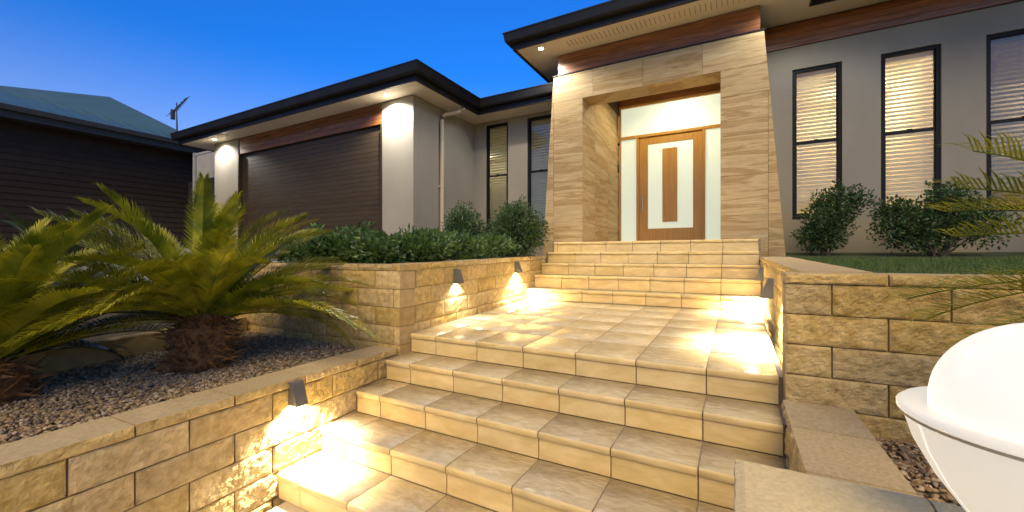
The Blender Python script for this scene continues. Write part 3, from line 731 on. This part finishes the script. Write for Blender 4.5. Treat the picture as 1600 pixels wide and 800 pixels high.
m = MB(); m.lathe([(.001, LZ - .05), (.165, LZ - .05), (.14, LZ - .12), (.10, LZ - .18), (.001, LZ - .2)], LX, LY, 32); m.build('inner_shell', 'doorwood', gl, True)
m = MB(); m.lathe([(.001, LZ - .216), (.10, LZ - .214), (.115, LZ - .235), (.12, LZ - .2555), (.001, LZ - .2555)], LX, LY, 32); m.build('base', 'lampshell', gl, True)
sp = thing('spike_spotlight', (.70, 1.72, -.93), 'small black dome fitting half sunk in the pebbles beside the border wall', 'garden light')
m = MB(); m.lathe([(.06, -.93), (.058, -.90), (.048, -.875), (.028, -.86), (.001, -.855)], .70, 1.72, 18); m.build('hood', 'blackframe', sp, True)

# ------------------------------------------------------------------ neighbour's house, antenna, side gate
nb = thing('neighbour_house', (-18, 2, -.9), 'dark weatherboard house with a teal metal hip roof beyond the driveway', 'house')
NX = -15.2
box('wall', 'weatherboard', nb, NX - .2, NX - .02, -14, 6.60, -1.2, 3.25)
mm = MB(); mm.prism([(0, 0), (-.02, 0), (-.002, .158), (0, .158)], 'y', -14, 6.59)
wb = mesh_of('weatherboard', [(-x, y, z) for x, y, z in mm.v], mm.f, 'weatherboard')
for k in range(22): inst('weatherboard', wb, (NX - .02, 0, -.2 + k * .157), nb)
box('corner_post', 'weatherboard', nb, NX - .05, NX + .03, 6.58, 6.66, -.3, 3.25)
ex = NX + .45; ey = 6.9
sweep([(ex, -14), (ex, ey), (-30, ey)], [(-.03, 3.22), (0, 3.22), (0, 3.36), (.1, 3.38), (.11, 3.5), (-.03, 3.5)][::1], 'gutter', 'fencedark', nb)
m = MB(); m.box(NX - .1, ex - .02, -14, ey, 3.235, 3.255); m.build('soffit', 'fencedark', nb)
v = [(ex + .05, -14, 3.49), (ex + .05, ey + .05, 3.49), (-24, 7.27 - 3.4, 7.0), (-27.5, -14, 7.1), (-40, ey + .05, 3.49), (-24.1, 7.2, 7.0)]
RB = (-24.0, 7.25, 6.98); RA = (-28.5, 4.0, 7.35)
m = MB(); m.add([(ex + .05, -14, 3.49), (ex + .05, ey + .05, 3.49), RB, RA, (-30, -14, 7.4)], [(0, 1, 2, 3, 4)]); m.add([(ex + .05, ey + .05, 3.49), (-34, 16, 3.49), RB], [(0, 1, 2)]); m.add([RA, RB, (-34, 16, 3.49), (-40, 4, 3.5)], [(0, 1, 2, 3)])
nr = m.build('roof', 'teal_roof', nb)
m = MB()
for i in range(1, 60):                                                       # standing ribs running up the roof
    y = -14 + i * .35
    if y > ey: break
    p0 = Vector((ex + .06, y, 3.49)); d = Vector((-1, 0, (RB[2] - 3.49) / (ex + .05 - RB[0])))
    m.tube([p0 + Vector((0, 0, .015)), p0 + d * min(8, 8) * ((ey - y) / 8 if ey - y < 8 else 1) + Vector((0, 0, .015))], .015, 4)
m.build('roof_rib', 'teal_roof', nr, kind='stuff')
ax, ay, az = -16.7, 6.75, 4.0
an = thing('antenna', (ax, ay, az - .3), 'television antenna on a thin mast over the neighbouring roof', 'antenna')
m = MB(); m.tube([(ax, ay, az - .4), (ax, ay, az + 1.25)], .018, 8); m.tube([(ax + .09, ay, az + .2), (ax + .01, ay, az + 1.0)], .01, 6); m.build('mast', 'antenna', an)
m = MB(); b0 = Vector((ax - .28, ay, az + .95)); b1 = Vector((ax + .45, ay + .1, az + 1.35)); m.tube([b0, b1], .022, 6)
m.build('boom', 'antenna', an)
for k in range(7):
    p = b0.lerp(b1, k / 6); L = .42 - .03 * k; m = MB(); m.tube([p + Vector((.1, -.55 * L, -.5 * L)), p + Vector((-.1, .55 * L, .5 * L))], .010, 5); m.build('element', 'antenna', an)
m = MB(); m.box(ax - .32, ax - .22, ay - .05, ay + .05, az + .72, az + 1.05); m.build('reflector', 'antenna', an)
sg = thing('side_gate', (-13.6, 6.4, .1), 'pale vertical-board side gate between the two houses', 'gate')
for k in range(9):
    x = -14.55 + k * .175; box('board', 'fencewhite', sg, x, x + .168, 6.4, 6.43, 2.35, 3.12, .003)
box('rail', 'fencewhite', sg, -14.6, -12.95, 6.385, 6.399, 3.121, 3.18); box('post', 'fencewhite', sg, -14.72, -14.6, 6.36, 6.46, .0, 3.2); box('lower_panel', 'fencedark', sg, -15.1, -12.95, 6.40, 6.43, .05, 2.345)

# ------------------------------------------------------------------ plants
def frond(name, base, az, el0, L, droop, parent, material, lmax=.17, nl=96, tipk=.62, twist=0, w=.0092, flat=0.55, seed=0):
    r = random.Random(seed); pts = []; p = Vector(base); n = 26; e = el0; a = az
    for i in range(n + 1):
        s = i / n; pts.append(p.copy()); e = el0 - droop * s ** 1.4; a = az + twist * s
        p = p + Vector((math.cos(a) * math.cos(e), math.sin(a) * math.cos(e), math.sin(e))) * (L / n)
    m = MB(); m.tube(pts, [max(.0025, .009 * (1 - i / n)) for i in range(n + 1)], 4, 0, False)
    V = []; Fq = []
    for k in range(nl):
        s = .10 + .90 * k / (nl - 1); fi = s * n; i = min(int(fi), n - 1); q = pts[i].lerp(pts[i + 1], fi - i); t = (pts[i + 1] - pts[i]).normalized()
        side = t.cross(Vector((0, 0, 1))).normalized() if abs(t.z) < .99 else Vector((1, 0, 0)); up = side.cross(t)
        ll = lmax * min(1, .35 + 2.6 * s) * (1 if s < .65 else 1 - tipk * ((s - .65) / .35) ** 1.3)
        fw = R(28 + (38 if tipk > .5 else 22) * s)
        for sg_ in (-1, 1):
            d = (sg_ * side * math.cos(fw) + t * math.sin(fw) + up * flat * r.uniform(.7, 1.2)).normalized()
            l_ = ll * r.uniform(.9, 1.06)
            wd = d.cross(up).normalized() * w * .5
            mid = q + d * l_ * .55; tip = q + (d * .96 - up * .22 * r.uniform(.5, 1.4)).normalized() * l_
            j = len(V); V += [q - wd * .7, q + wd * .7, mid + wd, mid - wd, tip]
            Fq += [(j, j + 1, j + 2, j + 3), (j + 3, j + 2, j + 4)]
    m.add(V, Fq, 0)
    return m.build(name, material, parent)
def cycad(loc, label, nf, L, th, tr, seed, mats=('frondleaf', 'frond_old_shaded'), crown=None, skip=None, lm=.17, extra=()):
    r = random.Random(seed); x, y, z = loc
    c = thing('cycad', loc, label, 'cycad')
    m = MB(); m.lathe([(tr * .8, z - .06), (tr, z + th * .3), (tr * .95, z + th * .7), (tr * .5, z + th), (.001, z + th * 1.05)], x, y, 18)
    for k in range(int(360 * th / .4)):
        a = k * 2.39996; h = z + th * (k / (360 * th / .4)); rr = tr * (1.0 if h < z + th * .7 else .85); ps = Vector((x + rr * .92 * math.cos(a), y + rr * .92 * math.sin(a), h))
        o = Vector((math.cos(a + r.uniform(-.5, .5)), math.sin(a + r.uniform(-.5, .5)), .5 + r.uniform(-.9, .9))).normalized() * r.choice((.05, .07, .09, .15)); sd_ = Vector((-math.sin(a), math.cos(a), 0)) * r.uniform(.006, .013)
        m.add([ps - sd_, ps + sd_, ps + Vector((0, 0, .022)), ps + o], [(0, 1, 3), (1, 2, 3), (2, 0, 3)])
    m.build('trunk', 'bark', c)
    k = 0
    for i in range(nf):
        a = i * 2.39996 + r.uniform(-.15, .15); s = i / nf
        e = R(76 - 70 * s ** .8 + r.uniform(-8, 8)); ll = L * (.80 + .26 * s) * r.uniform(.86, 1.08); dr_ = R(34 + 18 * s + r.uniform(-14, 22))
        if skip and skip(a % (2 * math.pi), s): continue
        b = (x + .05 * math.cos(a), y + .05 * math.sin(a), z + th * (1.0 - .12 * s))
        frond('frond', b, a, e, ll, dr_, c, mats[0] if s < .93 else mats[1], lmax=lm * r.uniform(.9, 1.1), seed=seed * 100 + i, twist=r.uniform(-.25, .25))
    for q, (tx, ty, tz, dd) in enumerate(extra):                             # fronds that reach a given place
        b = Vector((x, y, z + th)); d = Vector((tx, ty, tz)) - b; hd = math.hypot(d.x, d.y)
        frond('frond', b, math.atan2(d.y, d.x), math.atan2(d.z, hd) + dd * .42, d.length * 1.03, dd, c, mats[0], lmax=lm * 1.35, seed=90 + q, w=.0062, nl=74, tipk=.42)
    return c
cycad((-3.68, 1.66, -.90), 'full green cycad with a shaggy brown trunk, in front of the planter wall', 92, 1.30, .45, .20, 3, skip=lambda a, s: (s > .55 and (a > 5.35 or a < .1)) or (s > .72 and a > 4.3))
cycad((-3.95, .62, -.92), 'cycad with long arching yellow-green fronds over the gravel, cut off by the picture edge', 84, 1.26, .30, .20, 5, skip=lambda a, s: (s > .6 and (a > 5.4 or a < .2)) or (s > .66 and a < 1.1))
cycad((-10.2, 2.4, -1.0), 'dark cycad in deep shade beyond the driveway before the weatherboard wall', 26, 1.7, .7, .22, 8, ('frond_old_shaded', 'frond_old_shaded'), lm=.24)  # whole crown in the darker leaf colour, its shade painted in
cycad((1.62, 1.98, -.93), 'cycad beside the globe lamp with frond tips hanging over the lawn wall', 34, 1.15, .80, .18, 11, lm=.135,
      skip=lambda a, s: 1.9 < a < 4.6, extra=((.65, 1.84, .205, .35), (.69, 1.86, .32, .3), (.63, 1.83, .05, .5), (.57, 2.02, -.17, .60), (.60, 1.98, -.24, .8), (.72, 2.2, .16, .6), (.70, 1.95, -.33, .95), (.95, 2.3, .36, .3)))

def leaves(name, blobs, n, ll, lw, material, parent, seed, shell=.40, up=.35):
    r = np.random.default_rng(seed); w = np.array([(b[3] * b[4] * b[5]) ** .8 for b in blobs]); idx = r.choice(len(blobs), n, p=w / w.sum()); B = np.array(blobs)[idx]
    d = r.normal(size=(n, 3)); d /= np.linalg.norm(d, axis=1)[:, None]; rad = (r.uniform(0, 1, n) ** shell)[:, None]
    jit = 1 + .16 * np.sin(d @ r.normal(size=(3,)) * 6 + idx) [:, None]
    P = B[:, :3] + d * rad * B[:, 3:6] * jit
    dirv = d * .7 + r.normal(size=(n, 3)) * .6 + np.array((0, 0, up)); dirv /= np.linalg.norm(dirv, axis=1)[:, None]
    s = np.cross(dirv, r.normal(size=(n, 3))); s /= np.linalg.norm(s, axis=1)[:, None]; nrm = np.cross(s, dirv)
    L = (ll * r.uniform(.65, 1.2, n))[:, None]; W = (lw * r.uniform(.7, 1.2, n))[:, None]
    a = P; m1 = P + dirv * L * .5 + s * W * .5 + nrm * W * .18; m2 = P + dirv * L * .5 - s * W * .5 + nrm * W * .18; mid = P + dirv * L * .5; t = P + dirv * L - nrm * W * .2
    V = np.stack([a, m1, t, m2, mid], 1).reshape(-1, 3); k = np.arange(n)[:, None] * 5
    Fq = np.concatenate([k + np.array([[0, 1, 4]]), k + np.array([[1, 2, 4]]), k + np.array([[2, 3, 4]]), k + np.array([[3, 0, 4]])])
    return obj(name, V, [tuple(q) for q in Fq.tolist()], material, parent)
def shrub(loc, label, blobs, n, ll, lw, seed, material='shrubleaf', nst=9, group=None, spread=1.0):
    x, y, z = loc; c = thing('shrub', loc, label, 'shrub', group); r = random.Random(seed)
    sprigs = []
    for i in range(3 * len(blobs) if len(blobs) < 12 else 14):               # uneven shoots standing out of the mass
        b = r.choice(blobs); a = r.uniform(0, 6.28); e = r.uniform(-.1, 1.4); k = r.uniform(.85, 1.12); q = r.uniform(.06, .11)
        sprigs.append((b[0] + k * b[3] * math.cos(a) * math.cos(e), b[1] + k * b[4] * math.sin(a) * math.cos(e), b[2] + k * b[5] * math.sin(e), q, q, q * 1.5))
    blobs = list(blobs) + sprigs
    for i in range(nst):
        b = r.choice(blobs); tgt = Vector((x + b[0] + r.uniform(-.6, .6) * b[3], y + b[1] + r.uniform(-.6, .6) * b[4], z + b[2] + r.uniform(-.1, .6) * b[5])); s0 = Vector((x + r.uniform(-.06, .06), y + r.uniform(-.06, .06), z - .03))
        md = s0.lerp(tgt, .5) + Vector((r.uniform(-.05, .05), r.uniform(-.05, .05), .06)); m = MB(); m.tube([s0, md, tgt], [.012, .009, .003], 6); m.build('stem', 'stem', c)
    leaves('crown', [(x + b[0], y + b[1], z + b[2], b[3], b[4], b[5]) for b in blobs], n, ll, lw, material, c, seed)
    return c
shrub((-3.16, 5.80, -.08), 'rounded dense dark green bush by the portal, at the end of the planter', [(0, 0, .48, .42, .40, .40), (.14, -.1, .30, .36, .34, .3), (-.2, .05, .34, .34, .34, .32), (.05, .1, .66, .32, .3, .28), (.2, 0, .5, .34, .34, .34)], 11000, .055, .022, 21)
shrub((-3.86, 5.45, -.10), 'smaller dark green bush in front of the downpipe', [(0, 0, .46, .34, .34, .36), (.15, -.1, .28, .32, .32, .28), (-.16, .1, .36, .28, .28, .3), (0, 0, .62, .3, .3, .26)], 7000, .055, .022, 22)
hb = []
r0_ = random.Random(4)
for i in range(26):
    hb.append((r0_.uniform(-1.0, 1.05), r0_.uniform(-.30, .75), r0_.uniform(.05, .14), r0_.uniform(.22, .34), r0_.uniform(.22, .34), r0_.uniform(.12, .19)))
hb += [(1.0, .9, .10, .3, .4, .16), (1.0, 1.5, .12, .28, .4, .16), (.6, 1.2, .12, .3, .4, .18), (.95, 2.0, .12, .25, .35, .14)]
hb = [(a, b, c + .03 * max(0, b), d, e, f) for a, b, c, d, e, f in hb]
shrub((-4.02, 3.32, -.03), 'low spreading hedge of glossy green leaves filling the planter', hb, 15000, .085, .034, 23, 'hedgeleaf', nst=30)
shrub((1.13, 7.22, .03), 'upright dark shrub growing under the lawn-side window beside the portal', [(0, 0, .40, .30, .26, .38), (.1, 0, .60, .26, .22, .28), (-.1, .05, .25, .26, .24, .24), (.36, 0, .72, .14, .1, .12)], 5000, .055, .024, 24)
shrub((2.22, 7.05, .02), 'loose spreading shrub with bare lower stems below the middle lawn-side window', [(0, 0, .42, .46, .3, .30), (-.35, 0, .36, .30, .24, .28), (.38, 0, .36, .30, .24, .28), (.1, 0, .62, .32, .26, .18), (-.1, 0, .2, .3, .24, .18)], 7000, .055, .024, 25, nst=16)
shrub((3.45, 6.9, .0), 'dark shrub behind the frond tips under the half open blind', [(0, 0, .62, .5, .3, .36), (.3, 0, .8, .36, .26, .3)], 2600, .055, .024, 26)

# grass on the lawn
n = 26000
P = np.stack([rng.uniform(.56, 3.6, n), 2.98 + (6.75 - 2.98) * rng.uniform(0, 1, n) ** 1.1, np.zeros(n)], 1)
P[:, 2] = np.where(P[:, 1] < 6.6, -.15 + .12 * (P[:, 1] - 2.9) / 3.7, -.03 + .0756 * (P[:, 1] - 6.6)) - .003
a = rng.uniform(0, 6.28, n); h = rng.uniform(.02, .05, n)
dv = np.stack([np.cos(a), np.sin(a), np.zeros(n)], 1); sv = np.stack([-np.sin(a), np.cos(a), np.zeros(n)], 1) * .0022
up = np.zeros((n, 3)); up[:, 2] = h
V = np.stack([P - sv, P + sv, P + up + dv * h[:, None] * .5], 1).reshape(-1, 3)
tag(obj('grass', V, [tuple(q) for q in (np.arange(n)[:, None] * 3 + np.array([[0, 1, 2]])).tolist()], 'grassblade'), 'short green lawn grass behind the block wall', 'grass', kind='stuff')
